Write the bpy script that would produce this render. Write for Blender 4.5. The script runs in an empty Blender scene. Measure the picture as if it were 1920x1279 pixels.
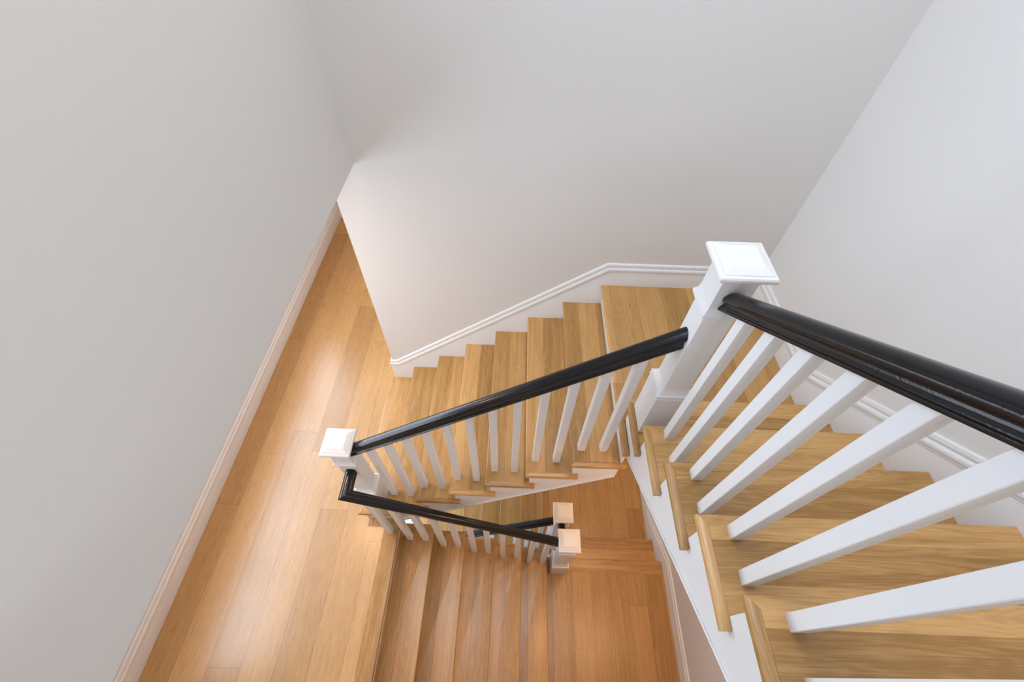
import bpy, bmesh, math, random
from mathutils import Vector, Matrix
random.seed(7)
S = bpy.context.scene
COL = S.collection

# ------------------------------------------------------------------ camera
cyaw, cpitch, croll = -0.0099, 0.9160, 0.0286
F = Vector((math.sin(cyaw)*math.cos(cpitch), math.cos(cyaw)*math.cos(cpitch), -math.sin(cpitch)))
R0 = Vector((math.cos(cyaw), -math.sin(cyaw), 0)); U0 = R0.cross(F)
R = math.cos(croll)*R0 + math.sin(croll)*U0
U = -math.sin(croll)*R0 + math.cos(croll)*U0
cam = bpy.data.objects.new('camera', bpy.data.cameras.new('camera')); COL.objects.link(cam)
cam.matrix_world = Matrix(((R.x, U.x, -F.x, 1.1587), (R.y, U.y, -F.y, -1.3636), (R.z, U.z, -F.z, 3.7439), (0, 0, 0, 1)))
cam.data.sensor_fit = 'HORIZONTAL'; cam.data.sensor_width = 36.0
cam.data.lens = 816.9/1920*36.0; cam.data.clip_start = 0.02
S.camera = cam

# ------------------------------------------------------------------ view, world
S.view_settings.view_transform = 'Standard'; S.view_settings.look = 'None'
S.view_settings.gamma = 1.0; S.view_settings.use_curve_mapping = False
S.view_settings.exposure = -0.12
S.cycles.use_denoising = True
S.cycles.max_bounces = 12; S.cycles.diffuse_bounces = 8; S.cycles.glossy_bounces = 4
S.cycles.transparent_max_bounces = 8; S.cycles.sample_clamp_indirect = 6.0
S.cycles.caustics_reflective = False; S.cycles.caustics_refractive = False
W = bpy.data.worlds.new('sky'); S.world = W; W.use_nodes = True
W.node_tree.nodes['Background'].inputs[0].default_value = (0.62, 0.76, 1.0, 1)
W.node_tree.nodes['Background'].inputs[1].default_value = 1.0

def area(name, loc, target, sx, sy, power, color, spread=180):
    l = bpy.data.lights.new(name, 'AREA'); l.shape = 'RECTANGLE'; l.size = sx; l.size_y = sy
    l.energy = power; l.color = color; l.spread = math.radians(spread)
    o = bpy.data.objects.new(name, l); COL.objects.link(o); o.location = loc
    d = Vector(target) - Vector(loc)
    o.rotation_euler = d.to_track_quat('-Z', 'Y').to_euler()
    return o
SKY = (0.80, 0.89, 1.0)
# daylight coming through each window of the west side, plus added front and overhead fills (the panes are built further down)
area('daylight_hall_window', (-1.43, 0.35, 1.48), (0, 0.35, 1.48), 3.6, 1.4, 118, SKY)
area('daylight_upper_window', (-0.06, -0.45, 4.55), (3, -0.45, 4.2), 1.9, 1.3, 52, (0.48, 0.70, 1.0))
area('daylight_gallery_window', (-0.06, -3.0, 4.30), (3, -3.0, 4.1), 1.9, 1.5, 14, SKY)
area('fill_front', (1.6, -4.75, 4.30), (1.6, 0, 3.6), 2.0, 1.6, 60, (0.92, 0.95, 1.0))  # added fill from the south, evens out the back wall
area('fill_overhead', (1.6, -0.1, 6.82), (1.6, -0.1, 0), 1.2, 1.5, 112, (0.93, 0.96, 1.0))  # added overhead fill, brightens treads and other upward faces
area('daylight_ground_window', (-1.62, -0.1, -1.75), (0, -0.1, -1.9), 1.6, 1.6, 110, (0.72, 0.86, 1.0))

# ------------------------------------------------------------------ measures
RISE = 0.19; RUN = 0.2549; RUND = 0.2475; NT = 0.03; OV = 0.03
XB1, YBO = -0.0193, -0.3995          # middle flight: first nosing, open edge
XAO, YA10 = 1.7735, -0.4137          # upper flight: open edge, nosing of step 10
XC0, YCO = 0.2788, -0.355            # lower flight: floor nosing, open edge
XD8, YDO = 1.5488, -0.277            # lowest flight
YB, XE, XE2, XL = 0.877, 2.8133, 2.7407, -1.2775   # skirting faces
YBW, XEW, XEW2, XLW = YB+0.018, XE+0.018, XE2+0.018, XL-0.018
X2 = 0.2172; HC = 2.39; YS = -1.47; YN = 3.533

# ------------------------------------------------------------------ materials
def newmat(name):
    m = bpy.data.materials.new(name); m.use_nodes = True
    n = m.node_tree.nodes; l = m.node_tree.links
    return m, n, l, n['Principled BSDF']

def paint(name, col, rough, bump=0.0, scale=60):
    m, n, l, b = newmat(name)
    b.inputs['Base Color'].default_value = (*col, 1); b.inputs['Roughness'].default_value = rough
    tc = n.new('ShaderNodeTexCoord'); nz = n.new('ShaderNodeTexNoise')
    nz.inputs['Scale'].default_value = scale; nz.inputs['Detail'].default_value = 3
    l.new(tc.outputs['Object'], nz.inputs['Vector'])
    mx = n.new('ShaderNodeMix'); mx.data_type = 'RGBA'
    mx.inputs[6].default_value = (*[c*0.985 for c in col], 1); mx.inputs[7].default_value = (*[min(1, c*1.01) for c in col], 1)
    l.new(nz.outputs['Fac'], mx.inputs[0]); l.new(mx.outputs[2], b.inputs['Base Color'])
    if bump:
        bp = n.new('ShaderNodeBump'); bp.inputs['Strength'].default_value = bump; bp.inputs['Distance'].default_value = 0.002
        l.new(nz.outputs['Fac'], bp.inputs['Height']); l.new(bp.outputs['Normal'], b.inputs['Normal'])
    return m

def wood(name, grain='Y', plank=0.0, length=1.9, off=0.0, c1=(0.29, 0.148, 0.038), c2=(0.575, 0.330, 0.122), rough=0.30, seam=0.55, var=0.5, spec=0.5, gain=1.0):
    """oak: fine grain along one axis, optional planks with random tone and end joints"""
    m, n, l, b = newmat(name)
    def math_(op, a, bb=None, cl=False):
        q = n.new('ShaderNodeMath'); q.operation = op; q.use_clamp = cl
        for i, v in enumerate((a, bb)):
            if v is None: continue
            if isinstance(v, (int, float)): q.inputs[i].default_value = v
            else: l.new(v, q.inputs[i])
        return q.outputs[0]
    tc = n.new('ShaderNodeTexCoord'); sp = n.new('ShaderNodeSeparateXYZ'); l.new(tc.outputs['Object'], sp.inputs[0])
    oi = n.new('ShaderNodeObjectInfo')
    u = sp.outputs['Y' if grain == 'Y' else 'X']; v = sp.outputs['X' if grain == 'Y' else 'Y']; z = sp.outputs['Z']
    pw = plank if plank else 0.125
    vv = math_('DIVIDE', math_('SUBTRACT', v, off), pw)
    row = math_('FLOOR', vv)
    wn = n.new('ShaderNodeTexWhiteNoise'); wn.noise_dimensions = '2D'
    cb = n.new('ShaderNodeCombineXYZ'); l.new(row, cb.inputs[0]); l.new(math_('MULTIPLY', oi.outputs['Random'], 37.0), cb.inputs[1])
    l.new(cb.outputs[0], wn.inputs['Vector'])
    uu = math_('ADD', math_('DIVIDE', u, length), math_('MULTIPLY', wn.outputs['Value'], 3.0))
    colm = math_('FLOOR', uu)
    wn2 = n.new('ShaderNodeTexWhiteNoise'); wn2.noise_dimensions = '3D'
    cb2 = n.new('ShaderNodeCombineXYZ'); l.new(row, cb2.inputs[0]); l.new(colm if plank else row, cb2.inputs[1])
    l.new(math_('MULTIPLY', oi.outputs['Random'], 91.0), cb2.inputs[2]); l.new(cb2.outputs[0], wn2.inputs['Vector'])
    tone = wn2.outputs['Value']
    # grain coordinates, shifted per board
    cg = n.new('ShaderNodeCombineXYZ')
    l.new(math_('ADD', math_('MULTIPLY', u, 2.0), math_('MULTIPLY', tone, 17.0)), cg.inputs[0])
    l.new(math_('ADD', math_('MULTIPLY', v, 34.0), math_('MULTIPLY', tone, 31.0)), cg.inputs[1])
    l.new(math_('MULTIPLY', z, 22.0), cg.inputs[2])
    g1 = n.new('ShaderNodeTexNoise'); g1.inputs['Scale'].default_value = 1.0; g1.inputs['Detail'].default_value = 4
    g1.inputs['Roughness'].default_value = 0.55; g1.inputs['Distortion'].default_value = 0.6; l.new(cg.outputs[0], g1.inputs['Vector'])
    cg2 = n.new('ShaderNodeCombineXYZ')
    l.new(math_('MULTIPLY', u, 9.0), cg2.inputs[0]); l.new(math_('MULTIPLY', v, 260.0), cg2.inputs[1]); l.new(math_('MULTIPLY', z, 260.0), cg2.inputs[2])
    g2 = n.new('ShaderNodeTexNoise'); g2.inputs['Scale'].default_value = 1.0; g2.inputs['Detail'].default_value = 2; l.new(cg2.outputs[0], g2.inputs['Vector'])
    # cathedral figure
    cg3 = n.new('ShaderNodeCombineXYZ')
    l.new(math_('ADD', math_('MULTIPLY', u, 1.1), math_('MULTIPLY', tone, 9.0)), cg3.inputs[0]); l.new(math_('MULTIPLY', v, 9.0), cg3.inputs[1])
    g3 = n.new('ShaderNodeTexNoise'); g3.inputs['Scale'].default_value = 1.0; g3.inputs['Detail'].default_value = 1; l.new(cg3.outputs[0], g3.inputs['Vector'])
    rings = math_('FRACT', math_('MULTIPLY', g3.outputs['Fac'], 22.0))
    rings = math_('MULTIPLY', math_('ABSOLUTE', math_('SUBTRACT', rings, 0.5)), 2.0)
    f = math_('ADD', math_('MULTIPLY', g1.outputs['Fac'], 1.0), math_('MULTIPLY', g2.outputs['Fac'], 0.70))
    f = math_('ADD', f, math_('MULTIPLY', rings, 0.16))
    f = math_('ADD', math_('MULTIPLY', math_('SUBTRACT', f, 0.91), gain), 0.5)
    f = math_('ADD', f, math_('MULTIPLY', math_('SUBTRACT', tone, 0.5), var), True)
    rp = n.new('ShaderNodeValToRGB'); l.new(f, rp.inputs[0])
    rp.color_ramp.elements[0].position = 0.15; rp.color_ramp.elements[0].color = (*c1, 1)
    rp.color_ramp.elements[1].position = 0.85; rp.color_ramp.elements[1].color = (*c2, 1)
    # knots
    ck = n.new('ShaderNodeCombineXYZ'); l.new(math_('MULTIPLY', u, 1.1), ck.inputs[0]); l.new(math_('MULTIPLY', v, 3.0), ck.inputs[1])
    vo = n.new('ShaderNodeTexVoronoi'); vo.inputs['Scale'].default_value = 1.0; l.new(ck.outputs[0], vo.inputs['Vector'])
    kn = n.new('ShaderNodeMapRange'); l.new(vo.outputs['Distance'], kn.inputs[0])
    kn.inputs[1].default_value = 0.018; kn.inputs[2].default_value = 0.045; kn.inputs[3].default_value = 0.45; kn.inputs[4].default_value = 1.0
    colr = n.new('ShaderNodeMix'); colr.data_type = 'RGBA'; colr.blend_type = 'MULTIPLY'; colr.inputs[0].default_value = 1.0
    l.new(rp.outputs[0], colr.inputs[6]); l.new(kn.outputs[0], colr.inputs[7])
    out = colr.outputs[2]
    if plank:
        d1 = math_('MULTIPLY', math_('SUBTRACT', 0.5, math_('ABSOLUTE', math_('SUBTRACT', math_('FRACT', vv), 0.5))), pw)
        d2 = math_('MULTIPLY', math_('SUBTRACT', 0.5, math_('ABSOLUTE', math_('SUBTRACT', math_('FRACT', uu), 0.5))), length)
        d = math_('MINIMUM', d1, d2)
        sm = n.new('ShaderNodeMapRange'); l.new(d, sm.inputs[0])
        sm.inputs[1].default_value = 0.0010; sm.inputs[2].default_value = 0.0030; sm.inputs[3].default_value = seam; sm.inputs[4].default_value = 1.0
        c3 = n.new('ShaderNodeMix'); c3.data_type = 'RGBA'; c3.blend_type = 'MULTIPLY'; c3.inputs[0].default_value = 1.0
        l.new(out, c3.inputs[6]); l.new(sm.outputs[0], c3.inputs[7]); out = c3.outputs[2]
    l.new(out, b.inputs['Base Color']); b.inputs['Specular IOR Level'].default_value = spec
    rr = n.new('ShaderNodeMapRange'); l.new(g2.outputs['Fac'], rr.inputs[0]); rr.inputs[3].default_value = rough-0.05; rr.inputs[4].default_value = rough+0.08
    l.new(rr.outputs[0], b.inputs['Roughness'])
    bp = n.new('ShaderNodeBump'); bp.inputs['Strength'].default_value = 0.12; bp.inputs['Distance'].default_value = 0.001
    l.new(g2.outputs['Fac'], bp.inputs['Height']); l.new(bp.outputs['Normal'], b.inputs['Normal'])
    return m

M = {}
M['wall'] = paint('wall_paint', (0.645, 0.628, 0.607), 0.75, 0.05, 180)
M['trim'] = paint('trim_paint', (0.70, 0.69, 0.68), 0.45, 0.0)
M['ceil'] = paint('ceiling_paint', (0.78, 0.77, 0.755), 0.85)
M['floor'] = wood('oak_floor', 'Y', 0.2285, 1.75, 0.06, var=0.34, rough=0.27, spec=1.0, gain=0.55)
M['landing'] = wood('oak_landing', 'Y', 0.18, 2.4, 0.02, var=0.4, seam=0.7, gain=0.65)
M['oak_y'] = wood('oak_tread_lengthwise', 'Y', var=0.5, gain=0.8)
M['oak_x'] = wood('oak_tread_crosswise', 'X', var=0.55)
M['tile'] = paint('ground_floor_tile', (0.72, 0.73, 0.73), 0.35)
m, n, l, b = newmat('black_lacquer'); M['black'] = m
b.inputs['Base Color'].default_value = (0.006, 0.006, 0.0065, 1); b.inputs['Roughness'].default_value = 0.19
b.inputs['Specular IOR Level'].default_value = 0.36
tc = n.new('ShaderNodeTexCoord'); mp = n.new('ShaderNodeMapping'); mp.inputs['Scale'].default_value = (14, 14, 60)
nz = n.new('ShaderNodeTexNoise'); nz.inputs['Scale'].default_value = 3.0; nz.inputs['Detail'].default_value = 3
bp = n.new('ShaderNodeBump'); bp.inputs['Strength'].default_value = 0.16; bp.inputs['Distance'].default_value = 0.002
l.new(tc.outputs['Object'], mp.inputs[0]); l.new(mp.outputs[0], nz.inputs['Vector']); l.new(nz.outputs['Fac'], bp.inputs['Height']); l.new(bp.outputs['Normal'], b.inputs['Normal'])
m, n, l, b = newmat('window_glass'); M['glass'] = m
tr = n.new('ShaderNodeBsdfTransparent'); gl = n.new('ShaderNodeBsdfGlossy'); gl.inputs['Roughness'].default_value = 0.02
mx = n.new('ShaderNodeMixShader'); mx.inputs[0].default_value = 0.06
l.new(tr.outputs[0], mx.inputs[1]); l.new(gl.outputs[0], mx.inputs[2]); l.new(mx.outputs[0], n['Material Output'].inputs['Surface'])
m, n, l, b = newmat('lamp_diffuser'); M['lamp'] = m
b.inputs['Base Color'].default_value = (0.9, 0.85, 0.75, 1)
b.inputs['Emission Color'].default_value = (1.0, 0.72, 0.42, 1); b.inputs['Emission Strength'].default_value = 6.0

# ------------------------------------------------------------------ mesh helpers
def link(name, bm, mat, parent=None, sharp=35):
    me = bpy.data.meshes.new(name); bmesh.ops.recalc_face_normals(bm, faces=bm.faces[:])
    for f in bm.faces: f.smooth = True
    bm.to_mesh(me); bm.free(); me.set_sharp_from_angle(angle=math.radians(sharp))
    o = bpy.data.objects.new(name, me); COL.objects.link(o); me.materials.append(M[mat])
    if parent: o.parent = parent; o.matrix_parent_inverse = Matrix.Translation(-parent.location)
    return o
def struct(name, bm, mat, parent=None):
    o = link(name, bm, mat, parent)
    if not parent: o['kind'] = 'structure'
    return o
def thing(name, label, cat, loc, group=None):
    o = bpy.data.objects.new(name, None); COL.objects.link(o); o.location = loc; o.empty_display_size = 0.1
    o['label'] = label; o['category'] = cat
    if group: o['group'] = group
    return o
def box(bm, x0, x1, y0, y1, z0, z1, bev=0.0):
    r = bmesh.ops.create_cube(bm, size=1.0)
    vs = r['verts']
    for v in vs: v.co = Vector(((x0+x1)/2+v.co.x*(x1-x0), (y0+y1)/2+v.co.y*(y1-y0), (z0+z1)/2+v.co.z*(z1-z0)))
    if bev:
        es = list({e for v in vs for e in v.link_edges})
        bmesh.ops.bevel(bm, geom=es, offset=bev, segments=2, affect='EDGES', profile=0.5)
    return bm
def B(*a, **k): return box(bmesh.new(), *a, **k)
def prism(poly, ax, lo, hi, fmap, bev_test=None, bev=0.007, seg=3):
    """extrude a polygon (2D) between lo and hi; fmap(p, h) -> world point"""
    bm = bmesh.new()
    a = [bm.verts.new(fmap(p, lo)) for p in poly]; b_ = [bm.verts.new(fmap(p, hi)) for p in poly]
    bm.faces.new(a); bm.faces.new(b_[::-1]); k = len(poly); es = []
    for i in range(k):
        j = (i+1) % k
        bm.faces.new((a[i], b_[i], b_[j], a[j]))
        if bev_test and bev_test(poly[i], poly[j]):
            es += [e for e in (bm.edges.get((a[i], a[j])), bm.edges.get((b_[i], b_[j])))]
    if es: bmesh.ops.bevel(bm, geom=es, offset=bev, segments=seg, affect='EDGES', profile=0.5)
    return bm
def sweep(path, normals, prof, end0=None, end1=None, bm=None):
    """path points, one side normal per segment, closed profile [(along normal, along up)] with mitred joints"""
    bm = bm or bmesh.new(); P = [Vector(p) for p in path]; n_ = len(P); rings = []
    D = [(P[i+1]-P[i]).normalized() for i in range(n_-1)]
    Nn = [Vector(x).normalized() for x in normals]
    for i in range(n_):
        s = min(i, n_-2); d = D[s]; nn = Nn[s]; up = d.cross(nn).normalized()
        if up.z < 0: up = -up
        if 0 < i < n_-1: s = i-1; d = D[s]; nn = Nn[s]; up = d.cross(nn).normalized(); up = up if up.z > 0 else -up; cut = (D[i-1]+D[i]).normalized()
        elif i == 0: cut = Vector(end0) if end0 else d
        else: cut = Vector(end1) if end1 else d
        ring = []
        for a, h in prof:
            o = nn*a + up*h
            o = o - d*(o.dot(cut)/d.dot(cut))
            ring.append(bm.verts.new(P[i]+o))
        rings.append(ring)
    k = len(prof)
    for i in range(n_-1):
        for j in range(k):
            bm.faces.new((rings[i][j], rings[i][(j+1) % k], rings[i+1][(j+1) % k], rings[i+1][j]))
    bm.faces.new(rings[0]); bm.faces.new(rings[-1][::-1])
    return bm

# ------------------------------------------------------------------ room shell
T = 0.12
def wall_x(name, x0, x1, y0, y1, z0, z1, holes=(), mat='wall'):
    """wall slab in the YZ plane with rectangular openings (ya, yb, za, zb), sorted along y, one row"""
    bm = bmesh.new(); y = y0
    for ya, yb, za, zb in holes:
        box(bm, x0, x1, y, ya, z0, z1); box(bm, x0, x1, ya, yb, z0, za); box(bm, x0, x1, ya, yb, zb, z1); y = yb
    box(bm, x0, x1, y, y1, z0, z1)
    return struct(name, bm, mat)
ZB, ZT = -3.04, 6.6
wall_x('wall_left', XLW-T, XLW, -3.0, YN+0.018, -0.3, HC, [(-1.45, 2.15, 0.78, 2.18)])
wall_x('wall_left_lower', XLW-T, XLW, YS-0.1, YBW, ZB, -0.3, [(-0.9, 0.7, -2.55, -0.95)])
wall_x('wall_left_upper', X2-T, X2, -4.5, YBW, HC, ZT, [(-3.9, -2.1, 3.6, 5.0), (-1.35, 0.45, 3.95, 5.15)])
struct('wall_back', B(0.045, XEW, YBW, YBW+T, -0.3, ZT), 'wall')
struct('wall_back_lower', B(XLW, XEW, YBW, YBW+T, ZB, -0.3), 'wall')
struct('wall_right', B(XEW, XEW+T, -4.5, YBW+T, ZB, ZT), 'wall')
struct('wall_right_lower', B(XEW2, XEW, YS, YBW, ZB, 0.85), 'wall')
bm = B(X2-T, 0.6, -4.5-T, -4.5, 2.69, ZT); box(bm, 2.6, XEW, -4.5-T, -4.5, 2.69, ZT); box(bm, 0.6, 2.6, -4.5-T, -4.5, 2.69, 3.5); box(bm, 0.6, 2.6, -4.5-T, -4.5, 5.1, ZT)
struct('wall_front', bm, 'wall')
bm = B(0.6, 2.6, -4.59, -4.54, 3.5, 3.55); box(bm, 0.6, 2.6, -4.59, -4.54, 5.05, 5.1); box(bm, 0.6, .65, -4.59, -4.54, 3.55, 5.05); box(bm, 2.55, 2.6, -4.59, -4.54, 3.55, 5.05); box(bm, 1.58, 1.62, -4.58, -4.55, 3.55, 5.05)
w5 = struct('added_front_window', bm, 'trim'); link('window_pane', B(.65, 2.55, -4.568, -4.562, 3.55, 5.05), 'glass', w5)  # unseen window, added as the opening for the front fill
struct('wall_front_lower', B(XC0, XEW2, YS-0.1, YS, ZB, 1.9), 'wall')
struct('wall_front_upper', B(X2-T, 1.77, YS-0.22, YS-0.1, 1.9, 2.45), 'wall')
struct('wall_hall_end', B(XLW, 0.045, YN+0.018, YN+0.018+T, 0, HC), 'wall')
struct('wall_hall_right', B(0.045, 0.045+T, YBW+T, YN+0.018, 0, HC), 'wall')
struct('wall_hall_front', B(XLW, XC0, -3.0-T, -3.0, 0, HC), 'wall')
struct('wall_hall_side', B(XC0, XC0+T, -3.0, YS-0.1, 0, HC), 'wall')
bm = B(XLW-T, X2-T, -4.5, YN+0.15, HC+0.001, HC+0.3); box(bm, X2-T, 1.77, -4.5, YS-.12, 2.45, 2.82); box(bm, 1.77, XEW, -4.5, -1.71, 2.45, 2.82)
struct('ceiling_hall', bm, 'ceil')
bm = B(X2-T, 0.95, -4.5, YBW, ZT, ZT+0.2); box(bm, 2.25, XEW, -4.5, YBW, ZT, ZT+0.2); box(bm, 0.95, 2.25, -4.5, -0.9, ZT, ZT+0.2); box(bm, 0.95, 2.25, 0.7, YBW, ZT, ZT+0.2)
struct('ceiling', bm, 'ceil')
bm = B(0.95, 0.98, -.9, .7, ZT+.1, ZT+.15); box(bm, 2.22, 2.25, -.9, .7, ZT+.1, ZT+.15); box(bm, .98, 2.22, -.9, -.87, ZT+.1, ZT+.15); box(bm, .98, 2.22, .67, .7, ZT+.1, ZT+.15)
w6 = struct('added_skylight', bm, 'trim'); link('window_pane', B(.98, 2.22, -.87, .67, ZT+.12, ZT+.126), 'glass', w6)  # unseen skylight, added as the opening for the overhead fill
bm = B(X2, 1.77, -4.5, YS-.10, 2.821, 2.85); box(bm, 1.77, XEW, -4.5, -1.70, 2.821, 2.85)
struct('floor_gallery', bm, 'floor')
# hall floor at the middle level with its oak nosing board along the stairwell
bm = B(XLW, 0.158, -3.0, YN+0.018, -0.03, 0.0); fl = struct('floor', bm, 'floor')
bm = bmesh.new(); box(bm, XLW, XC0-OV-0.001, -3.0, YBW, -0.30, -0.0305)
struct('ceiling_ground', bm, 'ceil')
nz = prism([(0.1585, -3.0), (XC0, -3.0), (XC0, -0.36), (0.1585, -0.36)], 2, -NT, 0.0, lambda p, h: (p[0], p[1], h),
           lambda a, c: a[0] > .27 and c[0] > .27)
o = link('floor_edge_nosing', nz, 'oak_y', fl)
struct('floor_lower', B(XLW, XEW2, YS, YBW, ZB-0.1, ZB), 'tile')
struct('trim_1', B(XC0-OV-0.02, XC0-OV, YCO-0.03, -0.3, -0.30, -NT), 'trim')

# windows of the west side (outside the picture, they let the daylight in)
def window(name, xw, ya, yb, za, zb, cols, rows):
    bm = bmesh.new(); f = 0.05; x0, x1 = xw-0.09, xw-0.04
    box(bm, x0, x1, ya, ya+f, za, zb); box(bm, x0, x1, yb-f, yb, za, zb); box(bm, x0, x1, ya+f, yb-f, za, za+f); box(bm, x0, x1, ya+f, yb-f, zb-f, zb)
    for i in range(1, cols): y = ya+(yb-ya)*i/cols; box(bm, x0+.01, x1-.01, y-.02, y+.02, za+f, zb-f)
    for i in range(1, rows):
        z = za+(zb-za)*i/rows; box(bm, x0+.012, x1-.012, ya+f, yb-f, z-.015, z+.015)
    w = struct(name, bm, 'trim')
    link('window_pane', B(xw-.068, xw-.064, ya+f, yb-f, za+f, zb-f), 'glass', w)
    c = bmesh.new(); k = 0.09
    box(c, xw, xw+.016, ya-k, ya, za-k, zb+k); box(c, xw, xw+.016, yb, yb+k, za-k, zb+k)
    box(c, xw, xw+.016, ya, yb, zb, zb+k); box(c, xw, xw+.016, ya, yb, za-k, za); box(c, xw, xw+.035, ya-k, yb+k, za-.02, za)
    link('window_casing', c, 'trim', w)
window('window_1', XLW, -1.45, 2.15, 0.78, 2.18, 4, 2)
window('window_2', X2, -1.35, 0.45, 3.95, 5.15, 2, 2)
window('window_3', X2, -3.9, -2.1, 3.6, 5.0, 2, 2)
window('window_4', XLW, -0.9, 0.7, -2.55, -0.95, 2, 2)

# ------------------------------------------------------------------ baseboards and stair skirts
def bprof(depth):
    return [(0.0, 0.0), (0.006, 0.0), (0.013, -0.004), (0.016, -0.020), (0.009, -0.024), (0.010, -0.028), (0.019, -0.034),
            (0.024, -0.044), (0.023, -0.054), (0.0165, -0.057), (0.020, -0.060), (0.020, -0.066), (0.016, -0.069), (0.018, -0.074), (0.018, -depth), (0.0, -depth)]
nb = lambda x: RISE + RISE/RUN*(x-XB1)
na = lambda y: 10*RISE + RISE/RUN*(YA10-y)
def bend(fn, z, inv): return inv(z)
xb0 = XB1 + (0.46-0.19-RISE)*RUN/RISE; xb1 = XB1 + (1.719-0.19-RISE)*RUN/RISE
ya0 = YA10 - (1.719-0.19-10*RISE)*RUN/RISE
struct('baseboard_back', sweep([(0.045, 1.0, 0.46), (0.045, YBW, 0.46), (xb0, YBW, 0.46), (xb1, YBW, 1.719), (XEW, YBW, 1.719), (XEW, ya0, 1.719), (XEW, -1.80, na(-1.80)+0.19)],
       [(-1, 0, 0), (0, -1, 0), (0, -1, 0), (0, -1, 0), (-1, 0, 0), (-1, 0, 0)], bprof(0.36)), 'trim')
struct('baseboard_left', sweep([(XLW, -3.0, 0.20), (XLW, YN+.018, 0.20), (0.045, YN+.018, 0.20)], [(1, 0, 0), (0, -1, 0)], bprof(0.20)), 'trim')
struct('baseboard_right', sweep([(XEW2, YS, -0.94), (XEW2, -0.41, -0.94), (XEW2, 0.10, -1.32), (XEW2, YBW, -1.32)], [(-1, 0, 0)]*3, bprof(0.40)), 'trim')
struct('baseboard_lower', sweep([(XEW2, YBW, -1.32), (XD8+0.02, YBW, -1.32), (XD8-7*RUND, YBW, -1.32-7*RISE)], [(0, -1, 0)]*2, bprof(0.36)), 'trim')

# ------------------------------------------------------------------ stairs
def flight(name, label, org, sdir, tdir, steps, run, width, woodm, z_top_of, last_riser, stringer_bottom, gran='stair', open_end=None, e_extra=0.0344):
    """steps: list of (index, s0) ascending; org + sdir*s + tdir*t; every tread carries its return nosing"""
    ox, oy = org; sd = Vector(sdir); td = Vector(tdir)
    mp = lambda p, h: (ox+sd.x*p[0]+td.x*p[1], oy+sd.y*p[0]+td.y*p[1], h)
    s_a = steps[0][1]
    base = mp((s_a, width/2), z_top_of(steps[0][0])-RISE)
    root = thing(name, label, 'stairs', base)
    other = 'oak_x' if woodm == 'oak_y' else 'oak_y'
    w = 0.031
    for k, s0 in steps:
        z = z_top_of(k)
        poly = [(s0, 0), (s0+w, w), (s0+run+OV, w), (s0+run+OV, width), (s0, width)]
        tr = link('tread', prism(poly, 2, z-NT, z, mp, lambda a, c: abs(a[0]-s0) < 1e-5 and abs(c[0]-s0) < 1e-5), woodm, root)
        e = run+OV+e_extra
        ret = [(s0, 0), (s0+e, 0), (s0+e, OV-.001), (s0+run+OV+.002, OV-.001), (s0+run+OV-.001, w-.0006), (s0+w, w-.0006)]
        link('return_nosing', prism(ret, 2, z-NT, z, mp, lambda a, c: (abs(a[1]) < 1e-5 and abs(c[1]) < 1e-5)), other, tr)
        link('riser', prism([(s0+OV, OV+.02), (s0+OV+.016, OV+.02), (s0+OV+.016, width), (s0+OV, width)], 2, z-RISE, z-NT, mp), 'trim', root)
    if last_riser:
        k, s0 = last_riser; z = z_top_of(k)
        link('riser', prism([(s0+OV, OV+.02), (s0+OV+.016, OV+.02), (s0+OV+.016, width), (s0+OV, width)], 2, z-RISE, z-NT, mp), 'trim', root)
    # cut stringer under the open side
    if stringer_bottom:
        sA, sB, drop = stringer_bottom
        top = []; seq = steps + ([last_riser] if last_riser else [])
        zprev = z_top_of(seq[0][0])-RISE-NT
        for k, s0 in seq:
            z = z_top_of(k)-NT
            top += [(s0+OV, zprev), (s0+OV, z)]; zprev = z
        top = [(sA, top[0][1]), *top[0:]] if sA < top[0][0] else top
        top.append((sB, zprev))
        k0, s00 = steps[0]; line = lambda s: z_top_of(k0) + RISE/run*(s-s00) - drop
        poly = top + [(sB, line(sB)), (sA, min(line(sA), top[0][1]-0.001))]
        fm = lambda p, h: mp((p[0], h), p[1])
        link('stringer', prism(poly, 1, OV, OV+.02, fm), 'trim', root)
        a = Vector(mp((sA, OV), line(sA))); b_ = Vector(mp((sB, OV), line(sB)))
        link('stringer_bead', sweep([a, b_], [(-td.x, -td.y, 0)], [(0, 0), (0.006, 0.001), (0.008, 0.006), (0.006, 0.011), (0, 0.012)]), 'trim', root)
        sof = [(sA, line(sA)-.001), (sB, line(sB)-.001), (sB, line(sB)+.02), (sA, line(sA)+.02)]
        link('soffit', prism(sof, 1, OV+.001, width, fm), 'ceil', root)
    return root

zk = lambda k: k*RISE
# middle flight, rising to the east along the back wall
flight('stair_flight', 'oak stair flight climbing from the hall floor along the grey back wall', (XB1, YBO), (1, 0), (0, 1),
       [(k, (k-1)*RUN) for k in range(1, 8)], RUN, YB-YBO, 'oak_y', zk, (8, 7*RUN), (0.335, XAO+OV-XB1, 0.424))
# upper flight, rising towards the viewer along the right wall
flight('stair_flight', 'nearest oak stair flight at the lower right, with mitred tread ends', (XAO, YA10+RUN), (0, -1), (1, 0),
       [(k, (k-9)*RUN) for k in range(9, 15)], RUN, XE-XAO, 'oak_x', zk, (15, 6*RUN), (-0.0, 6*RUN+0.035, 0.426))
# lower flight, descending to the east from the hall floor (built ascending to the west)
flight('stair_flight', 'orange oak stair flight descending from the hall floor edge at the bottom', (XC0+5*RUN, YCO), (-1, 0), (0, -1),
       [(-5+i, i*RUN) for i in range(0, 5)], RUN, YCO-YS, 'oak_y', zk, (0, 5*RUN), (-0.02, 5*RUN+OV+.02, 0.424))
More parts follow.
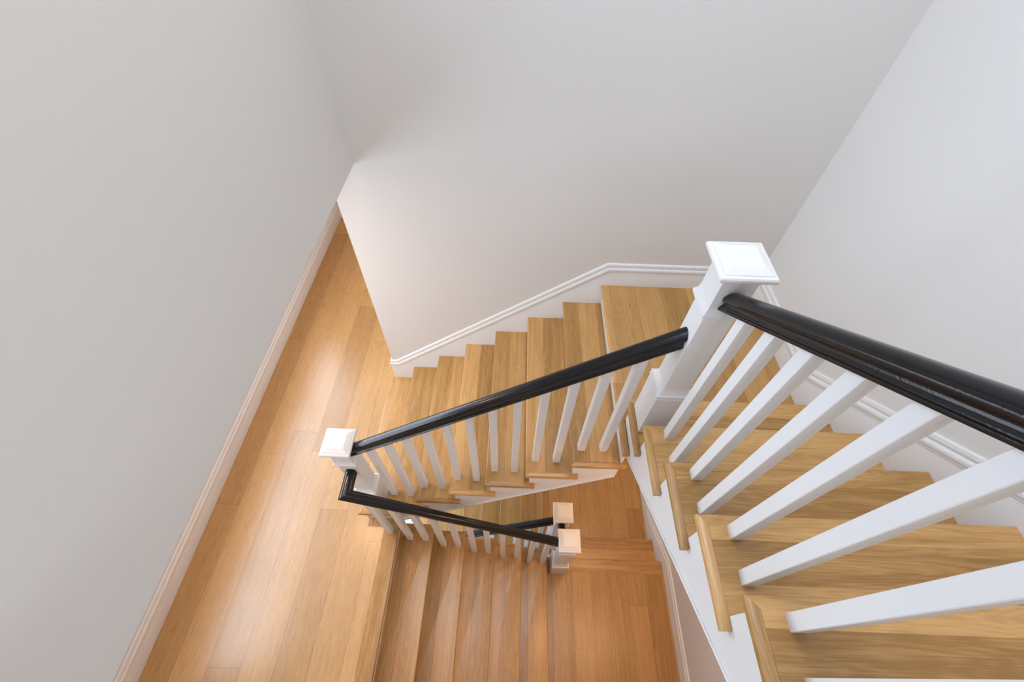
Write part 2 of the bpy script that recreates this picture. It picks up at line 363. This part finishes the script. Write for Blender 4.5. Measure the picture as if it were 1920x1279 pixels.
# lowest flight
flight('stair_flight', 'deepest oak stair flight, its treads glimpsed through the gap under the middle flight', (XD8-7*RUND, YDO), (1, 0), (0, 1),
       [(-15+i, i*RUND) for i in range(0, 7)], RUND, YB-YDO, 'oak_y', zk, (-8, 7*RUND), (0.35, 7*RUND+0.2, 0.424))

def noser(poly, z, test, mat, name, parent):
    return link(name, prism(poly, 2, z-NT, z, lambda p, h: (p[0], p[1], h), test), mat, parent)
# landing between middle and upper flight
zl = 8*RISE
t = thing('stair_landing', 'oak corner landing behind the largest newel post, against the back wall', 'landing', (2.3, 0.35, zl-NT))
X8 = XB1+7*RUN
noser([(X8, YBO), (X8+.034, YBO), (X8+.034, YA10+RUN-OV-.001), (XE, YA10+RUN-OV-.001), (XE, YB), (X8, YB)], zl, lambda a, c: abs(a[0]-X8) < 1e-5 and abs(c[0]-X8) < 1e-5, 'landing', 'landing_boards', t)
link('landing_soffit', B(X8+OV+.02, XE, YA10+RUN-OV, YB, zl-.33, zl-.31), 'ceil', t)
# landing at the foot of the lower flight
zl = -6*RISE; X6 = XC0+5*RUN; YM6 = -0.3885; YM7 = -0.1336
t = thing('stair_landing', 'large orange oak landing at the foot of the descending flight, bottom centre', 'landing', (2.2, -0.9, zl-NT))
noser([(X6-OV-.02, YS), (1.80, YS), (1.80, YM6-.12), (1.80, YM6), (1.744, YM6), (X6-OV-.02, YM6)], zl, None, 'oak_y', 'border_board', t)
noser([(1.801, YM6-.119), (XE2, YM6-.119), (XE2, YM6), (1.801, YM6)], zl, lambda a, c: abs(a[1]-YM6) < 1e-5 and abs(c[1]-YM6) < 1e-5, 'oak_x', 'edge_nosing', t)
noser([(1.801, YS), (XE2, YS), (XE2, YM6-.12), (1.801, YM6-.12)], zl, None, 'landing', 'landing_boards', t)
link('riser', B(1.744, XE2, YM6-OV-.016, YM6-OV, zl-RISE, zl-NT), 'trim', t)
link('landing_soffit', B(X6-OV-.02, XE2, YS, YM6-OV-.03, zl-.33, zl-NT-.001), 'ceil', t)
t = thing('stair_step', 'single orange oak step between the two low landings', 'step', (2.25, -0.26, -8*RISE))
noser([(1.744, YM6-OV), (XE2, YM6-OV), (XE2, YM7), (1.744, YM7)], -7*RISE, lambda a, c: abs(a[1]-YM7) < 1e-5 and abs(c[1]-YM7) < 1e-5, 'oak_x', 'tread', t)
link('riser', B(1.744, XE2, YM7-OV-.016, YM7-OV, -8*RISE, -7*RISE-NT), 'trim', t)
zl = -8*RISE
t = thing('stair_landing', 'deep orange oak landing behind the two small newel caps', 'landing', (2.15, 0.4, zl-NT))
noser([(XD8, YDO), (1.80, YDO), (1.80, YM7-OV), (XE2, YM7-OV), (XE2, YB), (XD8, YB)], zl, lambda a, c: abs(a[0]-XD8) < 1e-5 and abs(c[0]-XD8) < 1e-5, 'landing', 'landing_boards', t)
link('landing_soffit', B(XD8+OV+.02, XE2, YDO+.03, YB, zl-.33, zl-.31), 'ceil', t)

# ------------------------------------------------------------------ newel posts
def frustum(bm, cx, cy, levels):
    """square rings (z, half width) stacked into one closed solid"""
    rings = []
    for z, h in levels:
        rings.append([bm.verts.new((cx+a*h, cy+b_*h, z)) for a, b_ in ((-1, -1), (1, -1), (1, 1), (-1, 1))])
    for i in range(len(rings)-1):
        for j in range(4): bm.faces.new((rings[i][j], rings[i][(j+1) % 4], rings[i+1][(j+1) % 4], rings[i+1][j]))
    bm.faces.new(rings[0][::-1]); bm.faces.new(rings[-1])
    return bm
def newel(cx, cy, z0, zc, label):
    t = thing('newel_post', label, 'post', (cx, cy, z0), 'white square newel posts of the staircase')
    H = zc
    link('base_block', frustum(bmesh.new(), cx, cy, [(z0, .0755), (z0+.318, .0755)]), 'trim', t, 25)
    link('base_moulding', frustum(bmesh.new(), cx, cy, [(z0+.318, .0755), (z0+.322, .079), (z0+.330, .079), (z0+.334, .074), (z0+.342, .0745), (z0+.346, .078), (z0+.352, .078), (z0+.356, .070), (z0+.372, .062), (z0+.385, .0575), (z0+.392, .0565)]), 'trim', t, 20)
    link('shaft', frustum(bmesh.new(), cx, cy, [(z0+.39, .0555), (H-.205, .0555)]), 'trim', t, 25)
    link('collar', frustum(bmesh.new(), cx, cy, [(H-.207, .068), (H-.203, .0715), (H-.190, .0715), (H-.184, .067), (H-.172, .0615), (H-.155, .0595)]), 'trim', t, 20)
    link('neck', frustum(bmesh.new(), cx, cy, [(H-.157, .059), (H-.030, .059), (H-.022, .068), (H-.014, .078)]), 'trim', t, 25)
    c = frustum(bmesh.new(), cx, cy, [(H-.013, .080), (H-.011, .088), (H-.006, .0915), (H, .0925), (H+.006, .0915), (H+.011, .088), (H+.013, .082), (H+.0135, .0790), (H+.0160, .0780), (H+.0290, .0520), (H+.0300, .0490)])
    link('post_cap', c, 'trim', t, 14)
    return t
NX = 1.881
newel(NX, -0.281, 9*RISE, 2.795, 'largest white newel post, where the two long black handrails meet')
newel(0.1085, -0.2745, 1*RISE, 1.245, 'white newel post at the left end of the long handrail, beside the hall floor')
newel(1.6695, -0.4675, -6*RISE, -0.10, 'small white newel post, the lower in the photo of the close pair')
newel(1.6640, -0.1560, -8*RISE, -0.40, 'smallest white newel post, the upper in the photo of the close pair')

# ------------------------------------------------------------------ handrails and balusters
half = [(.0305, 0), (.0320, .004), (.0320, .009), (.0280, .0115), (.0280, .0145), (.0250, .017), (.0220, .021), (.0215, .0265), (.0240, .0285),
        (.0245, .031), (.0275, .032), (.0300, .035), (.0320, .040), (.0325, .046), (.0312, .0505), (.0285, .0540), (.0262, .0538), (.0250, .0575), (.0190, .0635), (.0100, .0670), (0.0, .0680)]
RP = half + [(-a, h) for a, h in half[:-1]][::-1]
SL = RISE/RUN
def bal_mesh(cx, cy, z0, z1, ax, slope):
    """square baluster whose top is cut to the slope of the rail; ax is the rail axis, slope dz per metre of it"""
    h = .021; bm = B(cx-h, cx+h, cy-h, cy+h, z0, z1)
    for v in bm.verts:
        if v.co.z > (z0+z1)/2: v.co.z = z1 + slope*((v.co.x-cx) if ax == 'x' else (v.co.y-cy))
    bmesh.ops.bevel(bm, geom=[e for e in bm.edges if abs((e.verts[0].co-e.verts[1].co).z) > .2], offset=.0018, segments=1, affect='EDGES')
    return bm
def railing(label, path, normals, bals, ax, slope, e0, e1):
    t = thing('stair_railing', label, 'railing', path[0])
    link('handrail', sweep(path, normals, RP, e0, e1), 'black', t, 28)
    for cx, cy, z0, z1 in bals: link('baluster', bal_mesh(cx, cy, z0, z1, ax, slope), 'trim', t, 25)
    return t
def zr(f, off): return lambda q: f(q)+off
# upper rail
BYA = NX+0.002; y0 = -0.281-.0585
zA = lambda y: na(y)+0.785
bl = []
for i in range(10):
    y = -0.462-0.1292*i; k = 10+i//2
    bl.append((BYA, y, k*RISE, zA(y)+.004))
railing('nearest railing at right, thick black handrail over wide white balusters', [(BYA, y0, zA(y0)), (BYA, -1.80, zA(-1.80))], [(1, 0, 0)], bl, 'y', -SL, (0, 1, 0), (0, 1, 0))
# middle rail
YR = -0.283; zBf = lambda x: nb(x)+0.800
bl = [(0.288+0.1285*i, YR, (2+i//2)*RISE, zBf(0.288+0.1285*i)+.004) for i in range(12)]
railing('middle railing, long black handrail rising from the left newel to the largest newel', [(0.1085+.0575, YR, zBf(0.166)), (NX-.0555, YR, zBf(NX-.0555))], [(0, 1, 0)], bl, 'x', SL, (1, 0, 0), (1, 0, 0))
# lower rail with its mitred corner at the left newel
YRC = -0.4695; zC = lambda x: SL*(XC0-x)+0.797
xc = 0.1165; zc = zC(xc)-.02
bl = [(0.2165+0.1290*i, YRC, -((i+1)//2)*RISE, zC(0.2165+0.1290*i)+.004) for i in range(11)]
railing('lower railing whose black handrail has a mitred elbow at its left end', [(xc, -0.2745-.0555, zc), (xc, YRC, zc), (1.6695-.0590, YRC, zC(1.6105))], [(1, 0, 0), (0, 1, 0)], bl, 'x', -SL, (0, 1, 0), (1, 0, 0))
# lowest rail
YRD = -0.159; SD = RISE/RUND; zD = lambda x: -8*RISE+SD*(x-XD8)+0.785
bl = []
for i in range(11):
    x = 1.503-0.1290*i; k = -9-int(max(0, (XD8-RUND-x))//RUND+ (1 if x < XD8-RUND else 0))
    bl.append((x, YRD, k*RISE, zD(x)+.004))
railing('deepest railing, black handrail seen behind and below the lower railing', [(0.05, YRD, zD(0.05)), (1.664-.0555, YRD, zD(1.6085))], [(0, 1, 0)], bl, 'x', SD, (1, 0, 0), (1, 0, 0))
t = thing('handrail_link', 'tiny black handrail piece bridging the two small newel posts', 'handrail', (1.667, -0.3, -0.6))
link('handrail', sweep([(1.6655, -0.156-.0555, -0.62), (1.6655, -0.4675+.0555, -0.49)], [(1, 0, 0)], RP, (0, 1, 0), (0, 1, 0)), 'black', t, 28)

# ------------------------------------------------------------------ warm recessed lamps in the soffits
def downlight(x, y, z, power, col=(1.0, 0.56, 0.28), r=0.06, parent=None):
    bm = bmesh.new(); a = bmesh.ops.create_cone(bm, cap_ends=True, segments=24, radius1=r+.02, radius2=r+.014, depth=.012)
    for v in bm.verts: v.co += Vector((x, y, z-.006))
    o = link('ceiling_light', bm, 'lamp', parent)
    l = bpy.data.lights.new('downlight', 'AREA'); l.shape = 'DISK'; l.size = 2*r; l.energy = power; l.color = col
    p = bpy.data.objects.new('downlight', l); COL.objects.link(p); p.location = (x, y, z-.016)
ch = bpy.data.objects['ceiling_hall']
downlight(-0.55, 0.10, HC, 10, parent=ch)
downlight(-0.55, 2.40, HC, 10, parent=ch)
downlight(-0.55, -1.90, HC, 4, parent=ch)
lo = bpy.data.objects['stair_flight.001']
downlight(2.48, -0.90, 1.78, 13, parent=lo)
downlight(2.30, 0.35, 1.18, 12, parent=bpy.data.objects['stair_landing'])
